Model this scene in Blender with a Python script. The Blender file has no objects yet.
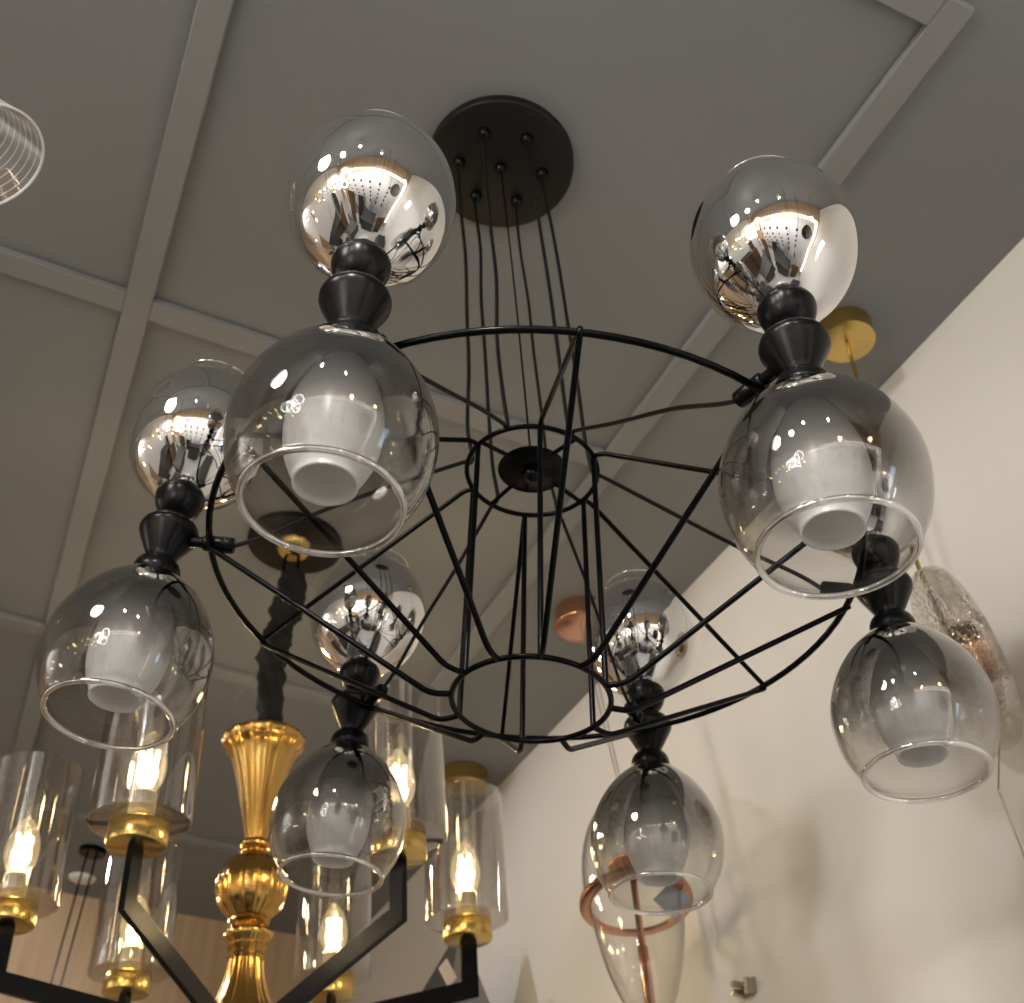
import bpy, bmesh, math, random
from mathutils import Vector, Matrix, Quaternion, Euler
PI = math.pi
random.seed(4)
SC = bpy.context.scene
COL = SC.collection
TH = math.radians(24.4)          # the chandelier was measured in a frame turned against the room
Z0 = 2.5                          # height of the chandelier's outer ring
CEIL = 3.463
ROT = Matrix.Rotation(-TH, 4, 'Z')

def W(p):
    v = ROT @ Vector(p)
    return Vector((v.x, v.y, v.z + Z0))

# ------------------------------------------------------------------ materials
def nodes(name):
    m = bpy.data.materials.new(name); m.use_nodes = True
    nt = m.node_tree; nt.nodes.clear()
    out = nt.nodes.new('ShaderNodeOutputMaterial')
    return m, nt, out

def princ(name, col, rough=.5, metal=0., bump=0., bscale=60., spec=.5, vary=0., aniso=0., emit=None, es=0.):
    m, nt, out = nodes(name)
    b = nt.nodes.new('ShaderNodeBsdfPrincipled')
    b.inputs['Base Color'].default_value = (*col, 1)
    b.inputs['Roughness'].default_value = rough
    b.inputs['Metallic'].default_value = metal
    b.inputs['Specular IOR Level'].default_value = spec
    if emit:
        b.inputs['Emission Color'].default_value = (*emit, 1); b.inputs['Emission Strength'].default_value = es
    nt.links.new(b.outputs[0], out.inputs[0])
    tc = nt.nodes.new('ShaderNodeTexCoord')
    if bump:
        n = nt.nodes.new('ShaderNodeTexNoise'); n.inputs['Scale'].default_value = bscale
        n.inputs['Detail'].default_value = 4
        nt.links.new(tc.outputs['Object'], n.inputs['Vector'])
        bp = nt.nodes.new('ShaderNodeBump'); bp.inputs['Strength'].default_value = bump
        bp.inputs['Distance'].default_value = .002
        nt.links.new(n.outputs['Fac'], bp.inputs['Height']); nt.links.new(bp.outputs[0], b.inputs['Normal'])
    if vary:
        n = nt.nodes.new('ShaderNodeTexNoise'); n.inputs['Scale'].default_value = 2.5
        n.inputs['Detail'].default_value = 3
        nt.links.new(tc.outputs['Object'], n.inputs['Vector'])
        r = nt.nodes.new('ShaderNodeMapRange')
        r.inputs['To Min'].default_value = 1 - vary; r.inputs['To Max'].default_value = 1 + vary
        nt.links.new(n.outputs['Fac'], r.inputs['Value'])
        h = nt.nodes.new('ShaderNodeHueSaturation'); h.inputs['Color'].default_value = (*col, 1)
        nt.links.new(r.outputs[0], h.inputs['Value']); nt.links.new(h.outputs[0], b.inputs['Base Color'])
    return m

def glass(name, ramp_t, ramp_r, tint=(1, 1, 1), rough=0., edge=.55, fres=.9, z0=0., z1=1., bump=0., bscale=40, blotch=0.):
    """Thin blown glass; ramp_t/ramp_r: (position along local z, value) of transmission and of metallic plating."""
    m, nt, out = nodes(name)
    L = nt.links.new
    tc = nt.nodes.new('ShaderNodeTexCoord'); sx = nt.nodes.new('ShaderNodeSeparateXYZ')
    L(tc.outputs['Object'], sx.inputs[0])
    mr = nt.nodes.new('ShaderNodeMapRange'); mr.inputs['From Min'].default_value = z0; mr.inputs['From Max'].default_value = z1
    L(sx.outputs['Z'], mr.inputs['Value'])
    src = mr.outputs[0]
    if blotch:
        n = nt.nodes.new('ShaderNodeTexNoise'); n.inputs['Scale'].default_value = 9
        L(tc.outputs['Object'], n.inputs['Vector'])
        a = nt.nodes.new('ShaderNodeMath'); a.operation = 'MULTIPLY_ADD'; a.inputs[1].default_value = blotch
        L(n.outputs['Fac'], a.inputs[0]); L(src, a.inputs[2]); src = a.outputs[0]
    def ramp(pts):
        r = nt.nodes.new('ShaderNodeValToRGB'); e = r.color_ramp.elements
        while len(e) < len(pts): e.new(.5)
        for k, (p, v) in enumerate(pts):
            e[k].position = p; e[k].color = (v, v, v, 1)
        L(src, r.inputs[0]); return r.outputs[0]
    T = ramp(ramp_t); R = ramp(ramp_r)
    lw = nt.nodes.new('ShaderNodeLayerWeight'); lw.inputs['Blend'].default_value = .5
    p5 = nt.nodes.new('ShaderNodeMath'); p5.operation = 'POWER'; p5.inputs[1].default_value = 3.4
    L(lw.outputs['Facing'], p5.inputs[0])
    f = nt.nodes.new('ShaderNodeMath'); f.operation = 'MULTIPLY_ADD'; f.inputs[1].default_value = fres; f.inputs[2].default_value = .035
    L(p5.outputs[0], f.inputs[0])
    fs = nt.nodes.new('ShaderNodeMath'); fs.operation = 'ADD'; fs.use_clamp = True
    L(f.outputs[0], fs.inputs[0]); L(R, fs.inputs[1])
    # darker towards the silhouette, where the path through the wall of the glass is longer
    p3 = nt.nodes.new('ShaderNodeMath'); p3.operation = 'POWER'; p3.inputs[1].default_value = 7
    L(lw.outputs['Facing'], p3.inputs[0])
    ed = nt.nodes.new('ShaderNodeMapRange'); ed.inputs['To Min'].default_value = 1; ed.inputs['To Max'].default_value = edge
    L(p3.outputs[0], ed.inputs['Value'])
    mt = nt.nodes.new('ShaderNodeMath'); mt.operation = 'MULTIPLY'; L(T, mt.inputs[0]); L(ed.outputs[0], mt.inputs[1])
    vm = nt.nodes.new('ShaderNodeVectorMath'); vm.operation = 'SCALE'; vm.inputs[0].default_value = tint
    L(mt.outputs[0], vm.inputs['Scale'])
    tr = nt.nodes.new('ShaderNodeBsdfTransparent'); L(vm.outputs[0], tr.inputs[0])
    gl = nt.nodes.new('ShaderNodeBsdfGlossy'); gl.inputs['Roughness'].default_value = rough
    gl.inputs['Color'].default_value = (.93, .92, .91, 1)
    if bump:
        n = nt.nodes.new('ShaderNodeTexNoise'); n.inputs['Scale'].default_value = bscale; n.inputs['Detail'].default_value = 1
        L(tc.outputs['Object'], n.inputs['Vector'])
        bp = nt.nodes.new('ShaderNodeBump'); bp.inputs['Strength'].default_value = bump; bp.inputs['Distance'].default_value = .004
        L(n.outputs['Fac'], bp.inputs['Height']); L(bp.outputs[0], gl.inputs['Normal'])
    mx = nt.nodes.new('ShaderNodeMixShader'); L(fs.outputs[0], mx.inputs[0]); L(tr.outputs[0], mx.inputs[1]); L(gl.outputs[0], mx.inputs[2])
    L(mx.outputs[0], out.inputs[0])
    return m

def frosted(name, z0, z1):
    m, nt, out = nodes(name); L = nt.links.new
    tc = nt.nodes.new('ShaderNodeTexCoord'); sx = nt.nodes.new('ShaderNodeSeparateXYZ'); L(tc.outputs['Object'], sx.inputs[0])
    d = nt.nodes.new('ShaderNodeBsdfDiffuse'); d.inputs[0].default_value = (.74, .74, .75, 1)
    t = nt.nodes.new('ShaderNodeBsdfTranslucent'); t.inputs[0].default_value = (.78, .78, .78, 1)
    tr = nt.nodes.new('ShaderNodeBsdfTransparent'); tr.inputs[0].default_value = (.9, .9, .9, 1)
    g = nt.nodes.new('ShaderNodeBsdfGlossy'); g.inputs['Roughness'].default_value = .3
    a = nt.nodes.new('ShaderNodeMixShader'); a.inputs[0].default_value = .5; L(d.outputs[0], a.inputs[1]); L(t.outputs[0], a.inputs[2])
    b = nt.nodes.new('ShaderNodeMixShader'); b.inputs[0].default_value = .05; L(a.outputs[0], b.inputs[1]); L(g.outputs[0], b.inputs[2])
    # sand-blasting is thinner at the top
    mr = nt.nodes.new('ShaderNodeMapRange'); mr.inputs['From Min'].default_value = z0; mr.inputs['From Max'].default_value = z1
    mr.inputs['To Min'].default_value = .18; mr.inputs['To Max'].default_value = .62
    L(sx.outputs['Z'], mr.inputs['Value'])
    c = nt.nodes.new('ShaderNodeMixShader'); L(mr.outputs[0], c.inputs[0]); L(b.outputs[0], c.inputs[1]); L(tr.outputs[0], c.inputs[2])
    L(c.outputs[0], out.inputs[0]); return m

def emis(name, col, s):
    m, nt, out = nodes(name); e = nt.nodes.new('ShaderNodeEmission')
    e.inputs[0].default_value = (*col, 1); e.inputs[1].default_value = s
    nt.links.new(e.outputs[0], out.inputs[0]); return m

def wood(name, c1, c2, sc=(1, 1, 1)):
    m, nt, out = nodes(name); L = nt.links.new
    b = nt.nodes.new('ShaderNodeBsdfPrincipled'); b.inputs['Roughness'].default_value = .5
    tc = nt.nodes.new('ShaderNodeTexCoord'); mp = nt.nodes.new('ShaderNodeMapping'); mp.inputs['Scale'].default_value = sc
    L(tc.outputs['Object'], mp.inputs[0])
    n = nt.nodes.new('ShaderNodeTexNoise'); n.inputs['Scale'].default_value = 3; n.inputs['Detail'].default_value = 6
    L(mp.outputs[0], n.inputs['Vector'])
    r = nt.nodes.new('ShaderNodeValToRGB'); r.color_ramp.elements[0].position = .35; r.color_ramp.elements[1].position = .68
    r.color_ramp.elements[0].color = (*c1, 1); r.color_ramp.elements[1].color = (*c2, 1)
    L(n.outputs['Fac'], r.inputs[0]); L(r.outputs[0], b.inputs['Base Color']); L(b.outputs[0], out.inputs[0]); return m

def sateen(name, col, rough, streak):
    """spun metal: fine streaks around the axis"""
    m, nt, out = nodes(name); L = nt.links.new
    b = nt.nodes.new('ShaderNodeBsdfPrincipled'); b.inputs['Base Color'].default_value = (*col, 1); b.inputs['Metallic'].default_value = 1
    tc = nt.nodes.new('ShaderNodeTexCoord'); mp = nt.nodes.new('ShaderNodeMapping'); mp.inputs['Scale'].default_value = streak
    L(tc.outputs['Object'], mp.inputs[0])
    n = nt.nodes.new('ShaderNodeTexNoise'); n.inputs['Scale'].default_value = 8; L(mp.outputs[0], n.inputs['Vector'])
    mr = nt.nodes.new('ShaderNodeMapRange'); mr.inputs['To Min'].default_value = rough * .7; mr.inputs['To Max'].default_value = rough * 1.4
    L(n.outputs['Fac'], mr.inputs['Value']); L(mr.outputs[0], b.inputs['Roughness']); L(b.outputs[0], out.inputs[0]); return m

M = dict(
    black=princ('black powder coat', (.0025, .0025, .003), .27, spec=.17),
    wire=princ('black wire enamel', (.0015, .0015, .002), .22, spec=.10),
    blackc=princ('black canopy enamel', (.010, .0095, .009), .42, spec=.2),
    cord=princ('black cable', (.004, .004, .004), .5, spec=.2),
    fabric=princ('black velvet', (.006, .006, .007), .9, bump=1, bscale=40),
    ceiling=princ('grey ceiling paint', (.212, .219, .225), .8, bump=.08, bscale=250, vary=.04),
    bar=princ('grey ceiling batten paint', (.236, .240, .244), .75, bump=.05, bscale=250),
    wall=princ('cream wall paint', (.80, .782, .745), .6, bump=.12, bscale=120, vary=.03),
    white=princ('white wall panel', (.82, .82, .82), .5),
    floor=princ('light floor tile', (.46, .45, .435), .22, vary=.12),
    brass=sateen('brass', (.64, .45, .15), .22, (1, 1, 14)),
    gold=princ('spun gold', (.50, .30, .085), .20, 1.),
    copper=princ('copper', (.70, .38, .25), .24, 1.),
    wood=wood('oak veneer', (.50, .35, .22), (.62, .46, .31), (9, 9, .7)),
    steel=princ('brushed steel', (.42, .38, .32), .35, 1.),
    upper=glass('mirrored smoke glass', [(0, .25), (.62, .30), (.84, .60), (.97, .95)], [(0, .68), (.68, .60), (.86, .25), (.98, .02)],
                tint=(1, 1, 1), z0=.090, z1=.304, edge=.7, bump=.25, bscale=7),
    lower=glass('smoke fade glass', [(.12, .98), (.40, .86), (.68, .47), (1, .28)], [(.12, .0), (.45, .06), (.75, .22), (1, .30)],
                tint=(1, .997, .988), z0=-.245, z1=-.045, edge=.66, bump=.12, bscale=9),
    clear=glass('clear glass', [(0, .97), (1, .97)], [(0, 0), (1, 0)], edge=.6),
    smoky=glass('cylinder smoke glass', [(0, .93), (.3, .89), (1, .80)], [(0, .06), (1, .13)], tint=(1, .985, .96), z0=.05, z1=.34, edge=.55, bump=.3, bscale=5),
    bulbglass=glass('bulb glass', [(0, .97), (1, .97)], [(0, .02), (1, .02)], tint=(1, .97, .88), edge=.6),
    facet=glass('grey faceted glass', [(0, .40), (1, .40)], [(0, .12), (1, .12)], tint=(1, .98, .97), edge=.7),
    pattern=glass('pressed glass', [(0, .90), (1, .90)], [(0, .12), (1, .12)], tint=(1, .97, .93), edge=.5, bump=1., bscale=90),
    acryl=glass('acrylic', [(0, .94), (1, .94)], [(0, .02), (1, .02)], edge=.7),
    acline=princ('frosted engraved line', (.85, .85, .83), .6),
    frost=frosted('sand-blasted glass', -.21, -.075),
    ceramic=princ('ivory socket', (.80, .72, .52), .45),
    filament=emis('glowing filament', (1, .80, .42), 60),
    led=emis('white light strip', (1, .99, .97), 6),
    ledring=emis('white light tube', (.92, .97, 1), 26),
    lampwarm=emis('warm lamp', (1, .78, .45), 30),
    panel=emis('light panel', (1, .95, .87), 9),
    day=emis('daylight', (.62, .80, 1), 5),
    tag=princ('blue grey card', (.30, .35, .42), .6),
    paper=princ('pale paper tag', (.75, .68, .62), .7),
    mirror=princ('mirror', (.25, .26, .27), .05, 1.),
    dark=princ('dark fixture', (.02, .02, .02), .5),
    spot=princ('white enamel', (.8, .8, .8), .4),
)

m, nt, out = nodes('rolled glass lip'); g = nt.nodes.new('ShaderNodeBsdfGlass'); g.inputs['IOR'].default_value = 1.45; g.inputs['Roughness'].default_value = 0
g2 = nt.nodes.new('ShaderNodeBsdfGlossy'); g2.inputs['Roughness'].default_value = .03; gm = nt.nodes.new('ShaderNodeMixShader'); gm.inputs[0].default_value = .4
nt.links.new(g.outputs[0], gm.inputs[1]); nt.links.new(g2.outputs[0], gm.inputs[2]); nt.links.new(gm.outputs[0], out.inputs[0]); M['lip'] = m
bm_ = M['bulbglass'].node_tree; oo = [n for n in bm_.nodes if n.type == 'OUTPUT_MATERIAL'][0]; src_ = oo.inputs[0].links[0].from_socket
ad_ = bm_.nodes.new('ShaderNodeAddShader'); em_ = bm_.nodes.new('ShaderNodeEmission'); em_.inputs[0].default_value = (1, .78, .42, 1); em_.inputs[1].default_value = .3
bm_.links.new(src_, ad_.inputs[0]); bm_.links.new(em_.outputs[0], ad_.inputs[1]); bm_.links.new(ad_.outputs[0], oo.inputs[0])
# ------------------------------------------------------------------ mesh helpers
def mesh(name, verts, faces, mats, parent=None, smooth=True, fm=None):
    me = bpy.data.meshes.new(name); me.from_pydata([tuple(v) for v in verts], [], faces); me.update()
    if not isinstance(mats, (list, tuple)): mats = [mats]
    for m in mats: me.materials.append(m)
    for i, p in enumerate(me.polygons):
        p.use_smooth = smooth
        if fm: p.material_index = fm[i]
    o = bpy.data.objects.new(name, me); COL.objects.link(o)
    if parent: o.parent = parent
    return o

class MB:
    def __init__(s): s.v = []; s.f = []; s.m = []
    def add(s, v, f, mi=0):
        n = len(s.v); s.v += [Vector(p) for p in v]; s.f += [tuple(i + n for i in q) for q in f]; s.m += [mi] * len(f); return s
    def box(s, c, sz, mi=0, mat=None):
        c = Vector(c); h = Vector(sz) / 2
        v = [Vector((x * h.x, y * h.y, z * h.z)) for x in (-1, 1) for y in (-1, 1) for z in (-1, 1)]
        if mat: v = [mat @ p for p in v]
        return s.add([p + c for p in v], [(0, 1, 3, 2), (4, 6, 7, 5), (0, 4, 5, 1), (2, 3, 7, 6), (0, 2, 6, 4), (1, 5, 7, 3)], mi)
    def lathe(s, prof, n=48, mi=0, closed=False, mat=None, flute=None):
        """prof: (r, z) list; r=0 ends become poles"""
        v = []; rows = []
        for r, z in prof:
            if r <= 1e-6: rows.append([len(v)]); v.append(Vector((0, 0, z)))
            else:
                rows.append(list(range(len(v), len(v) + n)))
                for k in range(n):
                    a = 2 * PI * k / n; q = r * (flute(a, z) if flute else 1)
                    v.append(Vector((q * math.cos(a), q * math.sin(a), z)))
        f = []
        pr = list(zip(rows, rows[1:])) + ([(rows[-1], rows[0])] if closed else [])
        for A, B in pr:
            for k in range(n):
                j = (k + 1) % n
                if len(A) == 1 and len(B) == 1: continue
                if len(A) == 1: f.append((A[0], B[j], B[k]))
                elif len(B) == 1: f.append((A[k], A[j], B[0]))
                else: f.append((A[k], A[j], B[j], B[k]))
        if mat: v = [mat @ p for p in v]
        return s.add(v, f, mi)
    def tube(s, pts, r, n=10, closed=False, mi=0, cap=True):
        pts = [Vector(p) for p in pts]; N = len(pts); v = []; t0 = None; u = None
        for i, p in enumerate(pts):
            if closed: t = (pts[(i + 1) % N] - pts[i - 1]).normalized()
            else: t = (pts[min(i + 1, N - 1)] - pts[max(i - 1, 0)]).normalized()
            if u is None: u = t.orthogonal().normalized()
            else: u = (t0.rotation_difference(t) @ u); u = (u - t * u.dot(t)).normalized()
            t0 = t; w = t.cross(u); rr = r[i] if isinstance(r, (list, tuple)) else r
            for k in range(n):
                a = 2 * PI * k / n; v.append(p + (u * math.cos(a) + w * math.sin(a)) * rr)
        f = []
        for i in range(N if closed else N - 1):
            j = (i + 1) % N
            for k in range(n):
                l = (k + 1) % n; f.append((i * n + k, i * n + l, j * n + l, j * n + k))
        if not closed and cap: f.append(tuple(range(n))[::-1]); f.append(tuple((N - 1) * n + k for k in range(n)))
        return s.add(v, f, mi)
    def build(s, name, mats, parent=None, smooth=True):
        o = mesh(name, s.v, s.f, mats, parent, smooth, s.m)
        if smooth:
            try: o.data.set_sharp_from_angle(angle=math.radians(50))
            except Exception: pass
        return o

def spline(pts, n=8):
    pts = [Vector(p) for p in pts]; P = [2 * pts[0] - pts[1]] + pts + [2 * pts[-1] - pts[-2]]; out = []
    for i in range(1, len(P) - 2):
        for k in range(n):
            t = k / n; a, b, c, d = P[i - 1], P[i], P[i + 1], P[i + 2]
            out.append(.5 * ((2 * b) + (c - a) * t + (2 * a - 5 * b + 4 * c - d) * t * t + (3 * b - a - 3 * c + d) * t ** 3))
    out.append(pts[-1]); return out

def fillet(pts, rad, n=6):
    pts = [Vector(p) for p in pts]; out = [pts[0]]
    for a, b, c in zip(pts, pts[1:], pts[2:]):
        d1 = (a - b); d2 = (c - b); r = min(rad, d1.length * .49, d2.length * .49)
        p = b + d1.normalized() * r; q = b + d2.normalized() * r
        for k in range(n + 1):
            t = k / n; out.append(p * (1 - t) ** 2 + b * 2 * t * (1 - t) + q * t * t)
    out.append(pts[-1]); return out

def shell(prof, th):
    """profile of a glass wall: outer line, rounded lip at both ends, inner line back (closed)"""
    P = [Vector((r, z, 0)) for r, z in prof]; inn = []
    for i, p in enumerate(P):
        t = (P[min(i + 1, len(P) - 1)] - P[max(i - 1, 0)]).normalized()
        nrm = Vector((-t.y, t.x, 0))
        inn.append(p + nrm * th)
    return [(p.x, p.y) for p in P] + [(max(p.x, .002), p.y) for p in reversed(inn)]

def sm(prof, n=6):
    return [(max(p.x, 0), p.y) for p in spline([(r, z, 0) for r, z in prof], n)]

def empty(name, loc=(0, 0, 0), label=None, cat=None, group=None):
    o = bpy.data.objects.new(name, None); COL.objects.link(o); o.location = loc; o.empty_display_size = .05
    if label: tag(o, label, cat, group)
    return o
def tag(o, label, cat, group=None):
    o['label'] = label; o['category'] = cat
    if group: o['group'] = group
    return o
def struct(o): o['kind'] = 'structure'; return o
def copy_tree(o, parent=None):
    c = o.copy(); COL.objects.link(c)
    if parent: c.parent = parent
    for ch in list(o.children): copy_tree(ch, c)
    return c

# ------------------------------------------------------------------ the room (X to the cream wall, Y to the oak wall)
XW, YF, YB, XL = .92, 4.0, -2.6, -4.0
struct(MB().box(((XL + XW + .1) / 2, (YF + YB) / 2, -.05), (XW - XL + .3, YF - YB + .4, .1)).build('floor', M['floor'], smooth=False))
struct(MB().box(((XL + XW + .1) / 2, (YF + YB) / 2, CEIL + .05), (XW - XL + .3, YF - YB + .4, .1)).build('ceiling', M['ceiling'], smooth=False))
struct(MB().box((XW + .05, (YF + YB) / 2, CEIL / 2), (.1, YF - YB, CEIL)).build('wall_right', M['wall'], smooth=False))
struct(MB().box(((XL + XW) / 2, YF + .05, CEIL / 2), (XW - XL, .1, CEIL)).build('wall_far', M['wood'], smooth=False))
struct(MB().box(((XL + XW) / 2, YB - .05, CEIL / 2), (XW - XL, .1, CEIL)).build('wall_back', M['wood'], smooth=False))
struct(MB().box((XL - .05, (YF + YB) / 2, CEIL / 2), (.1, YF - YB, CEIL)).build('wall_left', M['white'], smooth=False))
# ceiling battens: flat strips with a raised section
BH = .018
def batten(n, x0, x1, y0, y1):
    o = MB().box(((x0 + x1) / 2, (y0 + y1) / 2, CEIL - BH / 2), (x1 - x0, y1 - y0, BH)).build('trim_%d' % n, M['bar'], smooth=False)
    b = o.modifiers.new('bevel', 'BEVEL'); b.width = .002; b.segments = 1
    return struct(o)
n = 1
for x in (.465, -.650, -1.765, -2.88):
    batten(n, x, x + .055, -.572, YF); n += 1
for y in (-.572, .628, 1.965, 3.19):
    for x0, x1 in ((-.595, .465), (-1.71, -.65), (-2.825, -1.765), (-4.0, -2.88)):
        batten(n, x0, x1, y, y + .055); n += 1
# back wall: white display panel with lit edge (seen in the mirrored globes)
struct(MB().box((-1.0, YB + .03, 1.55), (3.3, .06, 2.3)).build('trim_%d' % n, M['white'], smooth=False)); n += 1
ls = MB()
for z in (2.76, 2.85): ls.box((-.96, YB + .07, z), (3.42, .02, .022))
for x in (.70, .79): ls.box((x, YB + .07, 1.6), (.022, .02, 2.5))
struct(ls.build('trim_%d' % n, M['led'], smooth=False)); n += 1
struct(MB().box((XW - .01, -1.75, 2.1), (.02, .22, .5)).build('window_1', M['day'], smooth=False))

# ------------------------------------------------------------------ the big chandelier
R, R1, R2 = .42, .0927, .0961
Z1, Z2 = .1851, -.1885
PHI = .4163
FX, FY = .0043, .0136
def fr(P, dx=0, dy=0):
    x, y, z = P; x += dx; y += dy
    return Vector((x + z * FY, y + z * FX, z - x * FY - y * FX))
DT = (-.0062, -.0001); DB = (.0031, 0)
def pol(r, a, z): return (r * math.sin(a), r * math.cos(a), z)

CH = empty('wire_chandelier', (0, 0, Z0), 'large black wire cage chandelier with six double smoked glass lamps, hanging from the grey ceiling', 'chandelier')
CH.rotation_euler = (0, 0, -TH)

def ring(name, r, z, w, off=(0, 0)):
    return MB().tube([fr(pol(r, 2 * PI * k / 96, z), *off) for k in range(96)], w, 12, True).build(name, M['wire'], CH)
ring('outer_ring', R, 0, .0043)
ring('upper_hub_ring', R1, Z1, .0036, DT)
ring('lower_hub_ring', R2, Z2, .0036, DB)
for k in range(6):
    a = PHI + (k + .5) * PI / 3
    # upper spoke, elbow at the ring, lower spoke: one bent wire
    p = [fr(pol(R1, a, Z1), *DT), fr(pol(R1 + .014, a, Z1 + .000), *DT), fr(pol(R + .003, a, .003)), fr(pol(R + .003, a, -.003)),
         fr(pol(R2 + .026, a, Z2 - .002), *DB), fr(pol(R2, a, Z2), *DB)]
    MB().tube(fillet(p, .018), .0036, 10).build('spoke', M['wire'], CH)
    MB().tube([fr(pol(R1, a, Z1), *DT), fr(pol(R2, a, Z2), *DB)], .0038, 10).build('upright', M['wire'], CH)
    a = PHI + k * PI / 3
    p = [fr(pol(R + .004, a, 0)), fr(pol(R2 + .026, a, Z2 - .002), *DB), fr(pol(R2, a, Z2), *DB)]
    MB().tube(fillet(p, .022), .0038, 10).build('spoke', M['wire'], CH)
# hub disc on a cross of four bars
hz = .1904
hc = fr((0, 0, hz), *DT)
hub = MB().lathe([(0, -.002), (.047, -.002), (.049, 0), (.047, .003), (0, .003)], 48, mat=Matrix.Translation(hc)).build('hub_disc', M['black'], CH)
MB().lathe([(0, -.020), (.006, -.0195), (.011, -.016), (.0135, -.010), (.012, -.004), (.008, -.002), (.007, 0)], 32, mat=Matrix.Translation(hc)).build('knob', M['black'], hub)
for k in range(4):
    a = PHI + math.radians(6) + k * PI / 2 + .35
    MB().tube([hc + Vector(pol(.03, a, .002)), fr(pol(R1, a, Z1), *DT)], .0034, 8).build('hub_bar', M['wire'], CH)

# canopy on the ceiling with seven cable grips
cc = Vector((-.0725, -.0045, 0)); zc = .9434
ca = MB().lathe([(0, zc), (.130, zc), (.1338, zc + .002), (.1345, zc + .005), (.1345, CEIL - Z0), (0, CEIL - Z0)], 96, mat=Matrix.Translation(cc)).build('canopy', M['blackc'], CH)
grip = [(0, -.015), (.004, -.0145), (.0075, -.012), (.0105, -.007), (.0115, -.002), (.0115, 0)]
bolts = [cc]
for k in range(6):
    a = -1.7123 + (1 - k) * PI / 3
    bolts.append(cc + Vector(pol(.0775, a, 0)))
for b in bolts:
    MB().lathe([(r, z) for r, z in grip], 20, mat=Matrix.Translation(b + Vector((0, 0, zc)))).build('cable_grip', M['black'], ca)
MB().tube(spline([bolts[0] + Vector((0, 0, zc)), bolts[0].lerp(hc, .5) * 1 + Vector((.004, 0, zc * .5 + .01 - hz * .0)) if False else Vector((cc.x * .5, cc.y * .5, (zc + hz) / 2)), hc]), .0016, 8).build('suspension_cable', M['black'], CH)

# lamp: turned black holder, mirrored globe above, smoked shade below, frosted cup inside it
LA = {'E': 0, 'F': 1, 'B': 2, 'A': 3, 'C': 4, 'D': 5}
S = .42
DL = {'A': (.0039, -.0014, -.0038, -.0065, -.0121), 'B': (-.0066, .0037, -.0058, -.0087, -.0054), 'C': (-.0093, .0065, -.0056, .0241, .0208),
      'D': (.0038, -.0065, -.0003, .0125, -.0101), 'E': (-.0074, .0014, .0097, -.017, .0122), 'F': (.0083, -.004, .0058, 0, .0056)}
RL = 1.1277 * S
CYE = .388 - RL    # inner end of the side mount, along local x
def make_lamp():
    body = [(0, .0925), (.0300, .0925), (.0318, .0912), (.0326, .0885), (.0326, .0850), (.0318, .0800), (.0295, .0715), (.0255, .0635), (.0200, .0570), (.0145, .0530), (.0118, .0505), (.0115, .0480),
            (.0170, .0465), (.0255, .0435), (.0325, .0385), (.0368, .0330), (.0384, .0280), (.0380, .0235), (.0362, .0190), (.0275, .0020), (.0200, -.0125), (.0165, -.0190), (.0165, -.0205),
            (.0190, -.0220), (.0235, -.0245), (.0270, -.0285), (.0293, -.0340), (.0302, -.042), (.0298, -.0485), (.0285, -.050), (0, -.050)]
    b = MB(); b.lathe(body, 64)
    h = b.build('lamp_holder', M['black'], CH)
    mt = Matrix.Translation((0, 0, .016)) @ Matrix.Rotation(-PI / 2, 4, 'Y')
    MB().lathe([(0, .02), (.0075, .02), (.0075, .046), (.0085, .0465), (.0105, .048), (.0108, .050), (.0108, .061), (.0098, .062), (.0108, .063), (.0108, -CYE - .001), (.0096, -CYE + .001), (0, -CYE + .001)], 32, mat=mt).build('side_mount', M['black'], h)
    up = sm([(.026, .0905), (.040, .098), (.057, .112), (.074, .130), (.0875, .156), (.0955, .188), (.0965, .212), (.0925, .237), (.0830, .259), (.0710, .275), (.0615, .286), (.0572, .295), (.0562, .304)], 5)
    MB().lathe(shell(up, .0022), 72, closed=True).build('globe_shade', M['upper'], h)
    lo = sm([(.022, -.047), (.034, -.053), (.052, -.067), (.0715, -.089), (.088, -.118), (.0980, -.150), (.0990, -.180), (.0930, -.211), (.0830, -.233), (.0760, -.2435), (.0740, -.249)], 5)
    MB().tube([(.0552 * math.cos(a), .0552 * math.sin(a), .3045) for a in [2 * PI * k / 96 for k in range(96)]], .0018, 12, True).build('globe_lip', M['lip'], h)
    MB().lathe(shell(lo[::-1], .0022)[:], 72, closed=True).build('bell_shade', M['lower'], h)
    MB().tube([(.0728 * math.cos(a), .0728 * math.sin(a), -.2495) for a in [2 * PI * k / 96 for k in range(96)]], .0034, 12, True).build('shade_lip', M['lip'], h)
    inn = sm([(.021, -.070), (.026, -.078), (.036, -.100), (.0445, -.130), (.0470, -.160), (.0440, -.188), (.0370, -.208), (.0328, -.216), (.0308, -.221), (.0304, -.2265)], 5)
    MB().lathe(shell(inn[::-1], .0022), 56, closed=True).build('frosted_cup', M['frost'], h)
    MB().lathe([(.022, -.046), (.022, -.066), (.0235, -.067), (.0235, -.072), (.0205, -.073), (.0, -.073)], 32).build('socket', M['black'], h)
    return h
lamp0 = make_lamp()
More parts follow.
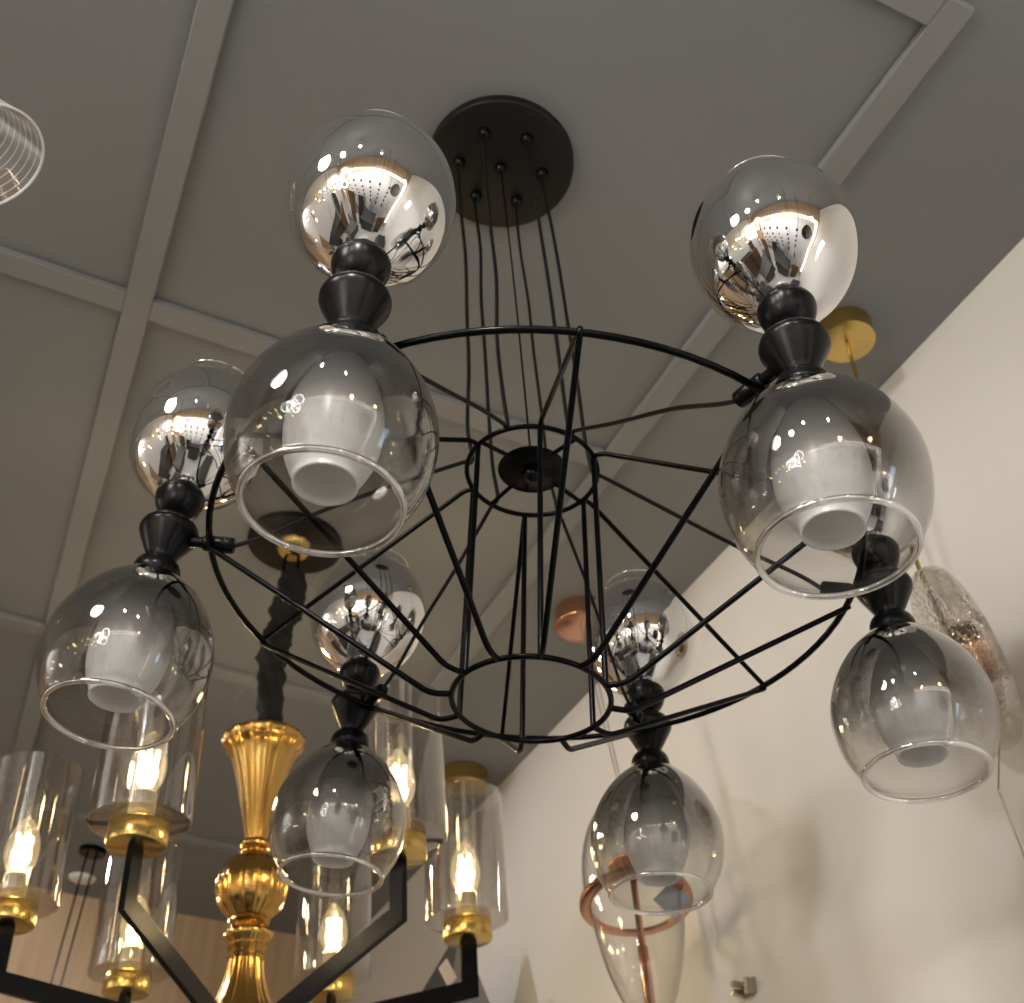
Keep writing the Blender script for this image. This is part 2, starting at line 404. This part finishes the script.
for i, k in enumerate('ABCDEF'):
    h = lamp0 if i == 0 else copy_tree(lamp0, CH)
    a = PHI + LA[k] * PI / 3; dx, dy, dz, tx, ty = DL[k]
    zl = dz * S; zp = .0508 * S
    base = Vector((RL * math.sin(a) + dx * S - zp * tx, RL * math.cos(a) + dy * S - zp * ty, zl))
    q = Vector((0, 0, 1)).rotation_difference(Vector((tx, ty, 1)).normalized())
    h.rotation_mode = 'QUATERNION'
    h.rotation_quaternion = q @ Quaternion((0, 0, 1), PI / 2 - a)
    h.location = base
    # cable: canopy grip, down past the upper hub ring, out to the side mount
    bi = min(bolts[1:], key=lambda b: ((b - cc).normalized() - Vector(pol(1, a, 0))).length)
    end = base + h.rotation_quaternion @ Vector((CYE - .001, 0, .016))
    rnd = random.Random(i * 7 + 3)
    top = bi + Vector((0, 0, zc - .008)); bend = fr(pol(R1 - .007, a, Z1 + .003), *DT)
    pts = [top, top + Vector((0, 0, -.03))]
    for t in (.2, .38, .56, .74, .9):
        p = top.lerp(bend, t); pts.append(p + Vector((rnd.uniform(-1, 1) * .0045, rnd.uniform(-1, 1) * .0045, 0)))
    pts += [bend + Vector((0, 0, .014)), bend + Vector(pol(.007, a, .002)), bend + Vector(pol(.014, a, .003))]
    for t in (.3, .62, .88):
        p = (bend + Vector(pol(.014, a, .003))).lerp(end, t); pts.append(p + Vector((rnd.uniform(-1, 1) * .004, rnd.uniform(-1, 1) * .004, .018 * t * (1 - t) * 4 * (.25 if k in 'BC' else .1))))
    pts.append(end)
    MB().tube(spline(pts, 6), .0030 if k != 'E' else .0026, 8).build('cable', M['cord'], CH)

# ------------------------------------------------------------------ candle chandelier with the golden column
hx, hy, hzz, hr, hph, htx, hty = -.5842, 1.2039, -.0354, .4739, .248, -.0909, -.0199
GC = empty('candle_chandelier', W((hx, hy, hzz)), 'black armed chandelier with glowing candle bulbs in glass cylinders and a fluted golden column', 'chandelier')
up = Vector((htx, hty, 1)).normalized()
q = Vector((0, 0, 1)).rotation_difference(up)
GC.rotation_mode = 'QUATERNION'; GC.rotation_quaternion = Quaternion((0, 0, 1), -TH) @ q
NF = 15
def fl(a, z):
    c = abs(math.cos(a * NF / 2)); return 1.2 * (1 + .045 * max(0, (c - .90) / .10))
colp = [(0, .457), (.066, .457), (.0755, .455), (.078, .448), (.073, .432), (.062, .415), (.050, .375), (.038, .320), (.028, .260), (.0205, .215), (.0180, .200)]
MB().lathe(sm(colp[1:], 3)[0:] , 180, flute=fl).build('trumpet', M['gold'], GC)
bd = MB()
bd.lathe([(.020, .204), (.026, .200), (.028, .194), (.026, .188), (.021, .184), (.024, .181), (.0255, .177), (.023, .172), (.019, .168)], 120, flute=fl)
bd.lathe(sm([(.019, .170), (.026, .166), (.042, .158), (.054, .140), (.061, .118), (.062, .100), (.059, .078), (.052, .056), (.038, .038), (.030, .030)], 3), 180, flute=fl)
bd.build('ball', M['gold'], GC)
nk = MB()
nk.lathe([(.028, .033), (.034, .030), (.035, .024), (.030, .019), (.031, .014), (.038, .006), (.041, -.004), (.038, -.013), (.031, -.019), (.030, -.024), (.034, -.029), (.030, -.036), (.028, -.042), (.032, -.048), (.029, -.055)], 150, flute=fl)
nk.lathe(sm([(.028, -.053), (.031, -.080), (.037, -.110), (.048, -.145), (.060, -.170)], 4), 150, flute=fl)
nk.build('baluster', M['gold'], GC)
MB().lathe([(.0, -.172), (.060, -.170), (.062, -.180), (.060, -.215), (.045, -.235), (.0, -.24)], 40).build('hub', M['black'], GC)
def make_arm():
    w, hgt = .012, .036
    b = MB()
    # flat bar: post below the cup, then slanting to the hub
    P = [(hr, -.005), (hr, -.115), (.05, -.215)]
    def rib(x0, z0, x1, z1, x2, z2, x3, z3):
        v = [(x, y, z) for y in (-w / 2, w / 2) for x, z in ((x0, z0), (x1, z1), (x2, z2), (x3, z3))]
        b.add(v, [(3, 2, 1, 0), (4, 5, 6, 7), (0, 1, 5, 4), (1, 2, 6, 5), (2, 3, 7, 6), (3, 0, 4, 7)])
    rib(hr - .018, 0, hr + .018, 0, hr + .018, -.118, hr - .018, -.088)
    rib(hr - .018, -.088, hr + .018, -.118, .05, -.228, .05, -.186)
    a = b.build('arm', M['black'], GC, smooth=False)
    T = Matrix.Translation((hr, 0, 0))
    MB().lathe([(0, 0), (.050, 0), (.053, .002), (.054, .005), (.054, .040), (.052, .042), (0, .042)], 48, mat=T).build('candle_cup', M['brass'], a)
    g = MB(); g.lathe([(.0, .043), (.085, .043), (.0915, .045), (.0925, .050), (.0925, .338), (.0915, .340), (.0900, .338), (.0900, .050), (.0885, .047), (.0, .0465)], 64, mat=T)
    g.build('glass_cylinder', M['smoky'], a)
    s = MB().lathe([(0, .105), (.022, .105), (.024, .102), (.024, .098), (.0225, .096), (.024, .093), (.0225, .090), (.024, .087), (.0225, .084), (.024, .080), (.024, .047)], 32, mat=T)
    s.build('candle_socket', M['ceramic'], a)
    bb = MB()
    bb.lathe(sm([(.014, .103), (.020, .112), (.030, .130), (.0345, .152), (.0315, .180), (.022, .206), (.010, .224), (.003, .232), (0, .233)], 4), 36, 0, mat=T)
    for j in range(4):
        t = j * PI / 2 + .5; c = Vector((hr + .0095 * math.cos(t), .0095 * math.sin(t), .125))
        bb.tube([c, c + Vector((.005 * math.cos(t), .005 * math.sin(t), .066))], .0036, 8, mi=1)
    bb.build('candle_bulb', [M['bulbglass'], M['filament']], a)
    l = bpy.data.lights.new('bulb_light', 'POINT'); l.energy = 3.5; l.color = (1, .76, .45); l.shadow_soft_size = .025
    lo_ = bpy.data.objects.new('bulb_light', l); COL.objects.link(lo_); lo_.parent = a; lo_.location = (hr, 0, .165)
    return a
arm0 = make_arm()
for k in range(6):
    a = arm0 if k == 0 else copy_tree(arm0, GC)
    ang = hph + k * PI / 3
    a.rotation_euler = (0, 0, PI / 2 - ang)
GCi = (Matrix.Translation(GC.location) @ GC.rotation_quaternion.to_matrix().to_4x4()).inverted()
def loc(p): return GCi @ W(p)
canw = (-.6243, 1.1305, .945)
Tm = GCi @ Matrix.Translation(W(canw))
MB().lathe([(0, 0), (.118, 0), (.122, .003), (.122, .018), (0, .018)], 64, mat=Tm).build('canopy', M['blackc'], GC)
MB().lathe([(0, -.034), (.018, -.034), (.035, -.026), (.046, -.012), (.050, 0)], 40, mat=Tm, flute=lambda a, z: 1 - .06 * (1 - abs(math.sin(a * 6)))).build('canopy_cup', M['brass'], GC)
ctop = Tm @ Vector((0, 0, -.03))
sl = MB(); pts = []; rr = []; NS = 60
cend = Vector((0, 0, .43)); rs = random.Random(5); q1 = rs.random()
for i in range(NS):
    t = i / (NS - 1); p = ctop.lerp(cend, .10 + .90 * t)
    if i % 3 == 0: q0, q1 = q1, rs.random()
    u = (i % 3) / 3; lump = q0 * (1 - u) + q1 * u
    pts.append(p + Vector((.010 * math.sin(t * 7 + 1), .004 * math.sin(t * 13), 0)))
    rr.append((.024 + .016 * lump) * (1 if i > 2 else .8))
sl.tube(pts, rr, 24)
for i, v in enumerate(sl.v):
    k = i % 24; c = pts[min(i // 24, NS - 1)]; v += (v - c) * (.16 * math.sin(k * PI / 3 + (i // 24) * .35) + rs.uniform(-.08, .08))
sl.build('chain_sleeve', M['fabric'], GC)
lp = MB()
for s_ in (-1, 1):
    lp.tube([ctop + Vector((s_ * .016, 0, .005)), ctop.lerp(cend, .06) + Vector((s_ * .018, 0, 0)), ctop.lerp(cend, .14) + Vector((s_ * .010, 0, 0))], .0045, 8)
lp.build('hook', M['black'], GC)
c1 = ctop.lerp(cend, .62)
MB().tube(spline([c1 + Vector((-.02, -.02, 0)), c1 + Vector((-.05, -.03, -.05)), cend + Vector((-.072, -.02, .12)), cend + Vector((-.070, 0, .05)), cend + Vector((-.03, 0, .015))], 6), .0022, 6).build('power_cord', M['clear'], GC)

# ------------------------------------------------------------------ along the cream wall (room coordinates)
def can(name, x, y, r, h, m, parent):
    z = CEIL - h
    return MB().lathe([(0, z), (r - .004, z), (r, z + .003), (r, CEIL), (0, CEIL)], 56, mat=Matrix.Translation((x, y, 0))).build(name, m, parent)

# pressed-glass disc pendant on its brass canopy
DP = empty('disc_pendant', (0, 0, 0), 'patterned glass disc pendant with amber hollow centre on a brass rod by the cream wall', 'pendant lamp')
can('canopy', .744, .085, .058, .048, M['brass'], DP)
dc = Vector((.79, .05, Z0 + .135))
MB().tube(spline([(.744, .085, CEIL - .05), (.768, .098, Z0 + .62), (.796, .10, Z0 + .37), (.80, .095, Z0 + .31)], 8), .0042, 10).build('rod', M['brass'], DP)
nrm = Vector((math.cos(math.radians(-40)), math.sin(math.radians(-40)), .28)).normalized()
qd = Vector((0, 0, 1)).rotation_difference(nrm).to_matrix().to_4x4(); Td = Matrix.Translation(dc) @ qd @ Matrix.Scale(1.06, 4)
pr = []
for k in range(15):
    t = k / 14; r = .050 + .090 * t; pr.append((r, .026 - .010 * t + .0022 * (k % 2)))
pr += [(.146, .012), (.148, 0), (.146, -.012)]
for k in range(15):
    t = 1 - k / 14; r = .050 + .090 * t; pr.append((r, -.026 + .010 * t - .0022 * (k % 2)))
MB().lathe(pr, 96, closed=True, mat=Td, flute=lambda a, z: 1 + .008 * math.sin(a * 48)).build('glass_disc', M['pattern'], DP)
MB().lathe([(.042, -.028), (.046, -.031), (.050, -.028), (.050, .028), (.046, .031), (.042, .028)], 64, closed=True, mat=Td).build('centre_collar', princ('bronze', (.55, .34, .17), .25, 1.), DP)
MB().lathe([(0, .004), (.042, .004), (.042, -.004), (0, -.004)], 48, mat=Td).build('centre_plate', princ('amber', (.42, .20, .06), .3, .6), DP)
MB().tube([dc + Vector((-.002, .03, .15)), dc + Vector((-.022, -.005, .02)), dc + Vector((-.02, -.012, -.05))], .006, 10).build('stem', M['steel'], DP)
MB().tube([dc + Vector((.02, -.01, -.14)), (.865, .12, Z0 - .05), (.90, .11, Z0 - .35)], .0018, 6).build('power_cord', M['steel'], DP)

# copper pendant with two glass bells
CP = empty('copper_pendant', (0, 0, 0), 'clear glass bell pendant with copper ring and rod hanging before the cream wall', 'pendant lamp')
can('canopy', .714, 1.239, .078, .055, M['copper'], CP)
pt = Vector((.735, 1.10, Z0 + .37)); pb = Vector((.715, .965, Z0 - .24)); ax = (pt - pb).normalized()
pc = pt.lerp(pb, .50)
Tp = Matrix.Translation(pc) @ Vector((0, 0, 1)).rotation_difference(ax).to_matrix().to_4x4()
for s_ in (-1, 1):
    MB().tube([(.714 + s_ * .010, 1.239, CEIL - .05), pt + Vector((s_ * .004, 0, .0))], .0014, 6).build('suspension_cord', M['steel'], CP)
MB().lathe([(0, .335), (.007, .335), (.011, .330), (.011, .295), (.007, .290), (0, .29)], 20, mat=Tp).build('cord_grip', M['copper'], CP)
MB().lathe(shell(sm([(.105, .004), (.112, .05), (.110, .11), (.098, .17), (.075, .225), (.045, .265), (.014, .288)], 5), .002), 64, closed=True, mat=Tp).build('upper_bell', M['clear'], CP)
MB().lathe(shell(sm([(.016, -.270), (.030, -.262), (.052, -.225), (.074, -.165), (.090, -.095), (.100, -.03), (.104, -.004)], 5), .002), 64, closed=True, mat=Tp).build('lower_bell', M['clear'], CP)
MB().lathe([(.100, -.006), (.118, -.005), (.123, -.002), (.123, .007), (.119, .011), (.112, .009), (.106, .006), (.100, .003)], 64, closed=True, mat=Tp).build('copper_ring', M['copper'], CP)
MB().lathe([(0, .29), (.005, .29), (.005, .06), (.0075, .055), (.0075, -.10), (.011, -.105), (.011, -.27), (0, -.272)], 20, mat=Tp).build('rod', M['copper'], CP)
MB().lathe([(0, .10), (.05, .098), (.052, .094), (.05, .09), (0, .088)], 40, mat=Tp).build('socket_plate', M['copper'], CP)
Tt = Matrix.Translation(pc + Vector((.045, -.075, -.01))) @ Matrix.Rotation(math.radians(-30), 4, 'Z') @ Matrix.Rotation(math.radians(45), 4, 'Y')
MB().box((0, 0, 0), (.058, .003, .058)).build('price_tag', M['tag'], CP, smooth=False).matrix_local = Tt

# faceted grey pendant below the far brass canopy
FP = empty('faceted_pendant', (0, 0, 0), 'grey faceted glass cone pendant below the far brass canopy, behind the candle lights', 'pendant lamp')
can('canopy', .775, 2.254, .080, .060, M['brass'], FP)
MB().tube([(.775, 2.254, CEIL - .05), (.73, 2.10, Z0 + .34)], .0018, 6).build('suspension_cord', M['black'], FP)
fc = Vector((.73, 2.10, Z0))
f_ = MB(); f_.lathe([(.012, .345), (.020, .335), (.155, .07), (.160, .03), (.11, -.06), (0, -.09)], 6, mat=Matrix.Translation(fc))
f_.build('faceted_shade', M['facet'], FP, smooth=False)
MB().box((0, 0, 0), (.06, .004, .045)).build('price_tag', M['paper'], FP, smooth=False).matrix_local = Matrix.Translation(fc + Vector((-.075, -.12, .19))) @ Matrix.Rotation(.5, 4, 'Z') @ Matrix.Rotation(.7, 4, 'Y')

# small metal bracket on the wall
lx, ly, lz = XW, .925, Z0 - .112
lt = MB()
lt.box((lx - .004, ly, lz), (.008, .045, .030)); lt.box((lx - .018, ly + .016, lz + .008), (.030, .012, .010)); lt.box((lx - .018, ly + .012, lz - .010), (.034, .016, .009))
lt.box((lx - .012, ly - .016, lz - .002), (.020, .010, .030))
tag(lt.build('wall_bracket', M['steel'], smooth=False), 'small grey metal bracket fixed on the cream wall low in the picture', 'bracket')

# downlight in the far ceiling and two thin cords of a far pendant
dl = MB().lathe([(0, CEIL - .012), (.045, CEIL - .012), (.052, CEIL - .008), (.055, CEIL), (0, CEIL)], 32, mat=Matrix.Translation((-.28, 3.80, 0))).build('ceiling_downlight', M['spot'])
tag(dl, 'small round white downlight in the ceiling before the oak wall', 'downlight')
FW = empty('cord_pendant', (0, 0, 0), 'far pendant on two thin black cords before the oak wall', 'pendant lamp')
for dx in (0, .035):
    MB().tube([(-.30 + dx, 3.50, CEIL), (-.30 + dx, 3.50, Z0 + .02)], .004, 6).build('suspension_cord', M['black'], FW)
MB().lathe([(0, CEIL - .02), (.05, CEIL - .02), (.052, CEIL), (0, CEIL)], 32, mat=Matrix.Translation((-.2825, 3.50, 0))).build('canopy', M['black'], FW)
MB().lathe([(0, .02), (.03, .02), (.13, -.12), (.125, -.12), (.03, .0), (0, 0)], 32, mat=Matrix.Translation((-.2825, 3.50, Z0))).build('lamp_shade', M['black'], FW)

# engraved acrylic shade at the left picture edge
AS = empty('acrylic_shade', (0, 0, 0), 'clear acrylic cone lampshade engraved with white lines at the upper left picture edge', 'lampshade')
AX = dict(c=(-.82, -.265, .55), d=(.45, .15, -.6))
ac = W(AX['c']); ad = (ROT @ Vector(AX['d'])).normalized()
Ta = Matrix.Translation(ac) @ Vector((0, 0, -1)).rotation_difference(ad).to_matrix().to_4x4()
ar, arr, ah = .092, .035, .18
MB().lathe([(ar, 0), (arr, ah), (arr - .003, ah), (ar - .003, 0)], 64, closed=True, mat=Ta).build('cone', M['acryl'], AS)
el = MB()
for j in range(1, 15):
    t = j / 15; r = ar + (arr - ar) * t + .0004
    el.tube([Ta @ Vector((r * math.cos(a), r * math.sin(a), ah * t)) for a in [2 * PI * k / 64 for k in range(64)]], .0006, 5, True)
el.build('engraved_line', M['acline'], AS)
MB().tube([Ta @ Vector((ar * math.cos(a), ar * math.sin(a), 0)) for a in [2 * PI * k / 64 for k in range(64)]], .0022, 8, True).build('rim', M['acline'], AS)
MB().lathe([(0, ah + .03), (.02, ah + .03), (arr, ah), (0, ah)], 32, mat=Ta).build('lamp_cap', M['steel'], AS)
MB().tube([Ta @ Vector((0, 0, ah + .02)), Vector((ac.x, ac.y, CEIL)) + (Ta @ Vector((0, 0, ah + .02)) - ac) * 1.0 * Vector((1, 1, 0)).length * 0 + Vector(((Ta @ Vector((0, 0, ah + .02))).x - ac.x, (Ta @ Vector((0, 0, ah + .02))).y - ac.y, 0))], .002, 6).build('suspension_cord', M['steel'], AS)

# ------------------------------------------------------------------ showroom behind the camera, seen in the mirrored globes
def pend(x, y, z, kind=0):
    p = empty('small_pendant', (x, y, z), 'small dark drop pendant in the rows before the white display wall', 'pendant lamp', 'drop pendants before the white display wall')
    MB().tube([(0, 0, .05), (0, 0, CEIL - z)], .002, 5).build('suspension_cord', M['dark'], p)
    MB().lathe(sm([(0, .055), (.012, .05), (.04, 0), (.045, -.03), (.025, -.06), (0, -.065)], 3), 20).build('drop', M['dark'], p)
    return p
for i in range(6):
    for j in range(5):
        pend(-2.0 + i * .38, YB + .20 + .12 * j, 1.0 + j * .33)
ov = MB().lathe([(0, 0), (.24, 0), (.26, .01), (.26, .02), (0, .02)], 48, mat=Matrix.Diagonal((1, 1.5, 1, 1))).build('oval_mirror', M['mirror'])
ov.matrix_local = Matrix.Translation((.33, YB + .08, 2.15)) @ Matrix.Rotation(-PI / 2, 4, 'X')
tag(ov, 'dark oval mirror on the white display wall reflected in the globes', 'mirror')
# spiral of white light tubes
RG = empty('ring_light', (-1.65, -1.25, 2.45), 'pendant of looped white light tubes reflected bright in the globes', 'pendant lamp')
for j in range(6):
    a = j * 1.05
    MB().tube([Matrix.Rotation(a, 3, 'Z') @ (Vector((.16, 0, -.12 + j * .05)) + Vector((.15 * math.cos(t), 0, .15 * math.sin(t)))) for t in [2 * PI * k / 32 for k in range(32)]], .009, 6, True).build('light_loop', M['ledring'], RG)
MB().tube([(0, 0, .1), (0, 0, CEIL - 2.45)], .006, 6).build('rod', M['dark'], RG)
# added globe lamps, unseen, for room light and sparkle in the reflections
def added_globe_lamp(x, y, z, r, lab):
    g = empty('added_globe_lamp', (x, y, z), lab, 'pendant lamp')
    MB().lathe(sm([(0, -r), (r * .7, -r * .7), (r, 0), (r * .7, r * .7), (0, r)], 4), 20).build('globe', M['lampwarm'], g)
    MB().tube([(0, 0, r), (0, 0, CEIL - z)], .004, 5).build('suspension_cord', M['dark'], g)
for x, y, z, r, lab in ((-2.9, -1.3, 2.2, .05, 'added warm globe pendant beside the tall white partition'), (-3.5, -.6, 2.5, .06, 'added warm globe pendant hung highest in the left aisle'),
                        (-3.3, .6, 2.0, .05, 'added warm globe pendant hung lowest in the left aisle'), (-2.6, -2.2, 2.3, .05, 'added warm globe pendant beside the looped light tubes'),
                        (.35, -1.9, 2.8, .045, 'added warm globe pendant close to the cream wall'), (-.35, -1.75, 2.7, .045, 'added warm globe pendant in the middle aisle')):
    added_globe_lamp(x, y, z, r, lab)
# crystal chandelier: metal crown with many glinting drops
CC = empty('crystal_chandelier', (-2.3, -.9, 2.45), 'crystal chandelier with tiers of glinting drops in the left aisle', 'chandelier')
cb = MB(); cr = random.Random(9)
for j in range(4):
    for k in range(16):
        a = 2 * PI * (k + j * .5) / 16; r = .34 - j * .07; z = -.05 - j * .08
        cb.lathe([(0, .05), (.010, .02), (.012, 0), (0, -.03)], 5, mat=Matrix.Translation((r * math.cos(a), r * math.sin(a), z)))
o = cb.build('crystal_drops', princ('crystal', (.9, .9, .9), .05, 1.), CC, smooth=False); o['kind'] = 'stuff'
MB().tube([(.34 * math.cos(a), .34 * math.sin(a), .01) for a in [2 * PI * k / 32 for k in range(32)]], .01, 6, True).build('crown', M['brass'], CC)
MB().tube([(0, 0, 0), (0, 0, CEIL - 2.45)], .008, 6).build('rod', M['brass'], CC)
for k in range(3):
    a = k * 2.1; MB().tube([(0, 0, 0), (.34 * math.cos(a), .34 * math.sin(a), .01)], .005, 6).build('crown_strut', M['brass'], CC)
for k in range(5):
    a = k * 1.2566; MB().lathe([(0, .06), (.018, .03), (.018, 0), (0, 0)], 12, mat=Matrix.Translation((.2 * math.cos(a), .2 * math.sin(a), .01))).build('bulb', M['lampwarm'], CC)

# hanging brass tube lamps in the left aisle
def tube_lamp():
    t = empty('tube_pendant', (0, 0, 0)); tag(t, 'slim brass tube pendant with glowing tip among those hung in the left aisle', 'pendant lamp', 'brass tube pendants in the left aisle')
    MB().tube([(0, 0, .30), (0, 0, .95)], .003, 5).build('suspension_cord', M['dark'], t)
    MB().lathe([(0, .30), (.030, .30), (.030, .04), (.026, .04), (.0, .04)], 20).build('tube', M['brass'], t)
    MB().lathe([(0, .04), (.022, .04), (.024, .0), (0, -.01)], 16).build('glowing_tip', M['lampwarm'], t)
    return t
t0 = tube_lamp(); ri = random.Random(12)
spots_ = [(-1.7, -.9), (-2.0, -1.5), (-1.95, -.3), (-2.55, -1.9), (-2.7, -.55), (-3.1, -1.7), (-2.15, .35), (-3.2, -.1), (-2.75, 1.0), (-3.4, 1.5), (-2.3, 1.5), (-3.45, -1.5)]
for i, (x, y) in enumerate(spots_):
    t = t0 if i == 0 else copy_tree(t0)
    t.location = (x, y, 1.9 + ri.random() * .6)
# partitions and counters standing on the floor, seen low in the mirrored globes
def partition(x, y, w_, h_, rz, m, lab):
    p = empty('display_partition', (x, y, 0), lab, 'display panel'); p.rotation_euler = (0, 0, rz)
    MB().box((0, 0, h_ / 2 + .02), (w_, .05, h_)).build('board', m, p, smooth=False)
    MB().box((0, 0, .01), (w_ * .9, .34, .02)).build('foot', M['dark'], p, smooth=False)
charc = princ('charcoal laminate', (.05, .05, .055), .4); brown = princ('walnut laminate', (.13, .075, .04), .4)
partition(-1.45, -2.25, .4, 1.15, .1, charc, 'low charcoal display partition before the white display wall')
partition(-2.6, -2.0, .8, 1.5, .5, M['white'], 'tall white display partition in the left aisle')
partition(-2.25, -1.1, .6, 1.2, 1.2, brown, 'walnut display partition in the left aisle')
partition(-2.3, .6, .9, 1.4, 1.5, charc, 'charcoal display partition furthest along the left aisle')
partition(.15, -2.15, .5, .9, -.1, brown, 'low walnut display partition before the white display wall')
partition(-3.2, 2.0, .9, 1.7, 1.3, M['wood'], 'pale oak display partition at the far left')
def counter(x, y, sx, sy, m, lab):
    c = empty('display_counter', (x, y, 0), lab, 'counter')
    MB().box((0, 0, .43), (sx, sy, .78)).build('body', m, c, smooth=False)
    MB().box((0, 0, .84), (sx + .05, sy + .05, .04)).build('counter_top', M['dark'], c, smooth=False)
    MB().box((0, 0, .02), (sx - .08, sy - .08, .04)).build('plinth', M['dark'], c, smooth=False)
partition(-1.75, -1.75, .55, 1.7, .3, brown, 'tall walnut display partition beside the drop pendants')
partition(-3.6, -1.55, .5, 1.6, 1.0, charc, 'tall charcoal display partition behind the brass tube pendants')
partition(-1.9, 1.6, .8, 1.5, 1.9, brown, 'walnut display partition left of the oak wall')
counter(-1.55, -1.0, .5, .9, charc, 'charcoal display counter in the middle aisle')
counter(-2.9, -.2, .6, 1.6, brown, 'walnut display counter in the left aisle')
counter(-.75, -2.0, .9, .45, charc, 'charcoal display counter before the white display wall')
counter(.2, 1.9, .8, .9, M['wood'], 'pale oak display counter near the oak wall')
counter(-.45, .4, .7, 1.5, brown, 'walnut display counter with black top under the big chandelier')
counter(.5, -.7, .45, 1.3, charc, 'charcoal display counter along the cream wall')
counter(-1.2, .3, .4, 1.2, M['white'], 'white display counter with black top left of the chandelier')
# added ceiling downlights, unseen, to light the shop: geometry plus lamp
def area(name, loc, size, power, col, rot=(0, 0, 0), sy=None):
    l = bpy.data.lights.new(name, 'AREA'); l.shape = 'RECTANGLE'; l.size = size; l.size_y = sy or size; l.energy = power; l.color = col
    o = bpy.data.objects.new(name, l); COL.objects.link(o); o.location = loc; o.rotation_euler = rot; return o
def spot(name, loc, tgt, power, ang, col, blend=.6, rad=.03):
    l = bpy.data.lights.new(name, 'SPOT'); l.energy = power; l.spot_size = math.radians(ang); l.spot_blend = blend; l.color = col; l.shadow_soft_size = rad
    o = bpy.data.objects.new(name, l); COL.objects.link(o); o.location = loc
    o.rotation_euler = (Vector(tgt) - Vector(loc)).to_track_quat('-Z', 'Y').to_euler(); return o
PLACE = ['above the middle aisle', 'near the display wall', 'in the far left corner', 'far along the left aisle', 'beside the cream wall behind the camera', 'over the left aisle']
for i, (x, y, w_) in enumerate(((-1.1, -1.45, 220), (-.6, -1.9, 60), (-3.1, -2.1, 170), (-3.5, 1.9, 190))):
    t_ = MB().lathe([(0, CEIL - .04), (.045, CEIL - .04), (.05, CEIL - .09), (.056, CEIL - .09), (.056, CEIL), (0, CEIL)], 32, mat=Matrix.Translation((x, y, 0))).build('ceiling_downlight', M['spot'])
    tag(t_, 'added round downlight, out of view, in the ceiling ' + PLACE[i], 'downlight')
    spot('added_beam', (x, y, CEIL - .10), (x, y, 0), w_, 140, (1, .955, .91), .5, .018)  # added beam onto the floor, whose bounce lights the ceiling

spot('unseen_spot', (-1.9, -.75, CEIL - .15), (.92, .75, 2.35), 80, 50, (1, .91, .82), rad=.22)
spot('unseen_spot', (-1.0, 2.3, CEIL - .15), (-.8, 4.0, 2.6), 38, 75, (1, .93, .84), rad=.06)  # added to brighten the oak wall, no fixture behind it
spot('unseen_spot', (-1.2, 2.7, CEIL - .15), (.92, 1.6, 2.2), 45, 70, (.97, .96, 1), rad=.08)  # extra spot added to lift the far part of the cream wall
spot('unseen_spot', (-1.6, -1.3, CEIL - .15), (.92, -.4, 2.9), 55, 55, (1, .97, .92), rad=.08)  # extra spot added to lift the near upper cream wall

w = bpy.data.worlds.new('world'); SC.world = w; w.use_nodes = True
bg = w.node_tree.nodes.get('Background') or w.node_tree.nodes.new('ShaderNodeBackground')
bg.inputs[0].default_value = (.8, .85, .9, 1); bg.inputs[1].default_value = .3

# ------------------------------------------------------------------ camera
d = dict(px=.0057, py=-2.8675, pz=-2.1835, yaw=-.0275, pitch=.7154, roll=.0347, f=1151.0043)
cy, sy = math.cos(d['yaw']), math.sin(d['yaw']); cp, sp = math.cos(d['pitch']), math.sin(d['pitch']); cr_, sr = math.cos(d['roll']), math.sin(d['roll'])
fwd = Vector((sy * cp, cy * cp, sp)); right = Vector((cy, -sy, 0)); upv = right.cross(fwd)
r_ = right * cr_ + upv * sr; u_ = -right * sr + upv * cr_
mw = Matrix.Identity(4)
for i in range(3): mw[i][0] = r_[i]; mw[i][1] = u_[i]; mw[i][2] = -fwd[i]
mw = ROT @ mw
cam = bpy.data.cameras.new('camera'); co = bpy.data.objects.new('camera', cam); COL.objects.link(co)
mw.translation = W((d['px'] * S, d['py'] * S, d['pz'] * S)); co.matrix_world = mw
cam.sensor_width = 36; cam.sensor_fit = 'HORIZONTAL'; cam.lens = 36 * d['f'] / 1024; cam.clip_start = .02
cam.dof.use_dof = True; cam.dof.focus_distance = 1.2; cam.dof.aperture_fstop = 8.5
SC.camera = co

SC.view_settings.view_transform = 'Standard'; SC.view_settings.look = 'None'; SC.view_settings.gamma = 1
SC.view_settings.use_curve_mapping = False; SC.view_settings.exposure = 0.02
SC.cycles.transparent_max_bounces = 32; SC.cycles.max_bounces = 10; SC.cycles.glossy_bounces = 6; SC.cycles.diffuse_bounces = 4
SC.cycles.sample_clamp_indirect = 6; SC.cycles.use_denoising = True; SC.cycles.caustics_reflective = False; SC.cycles.caustics_refractive = False
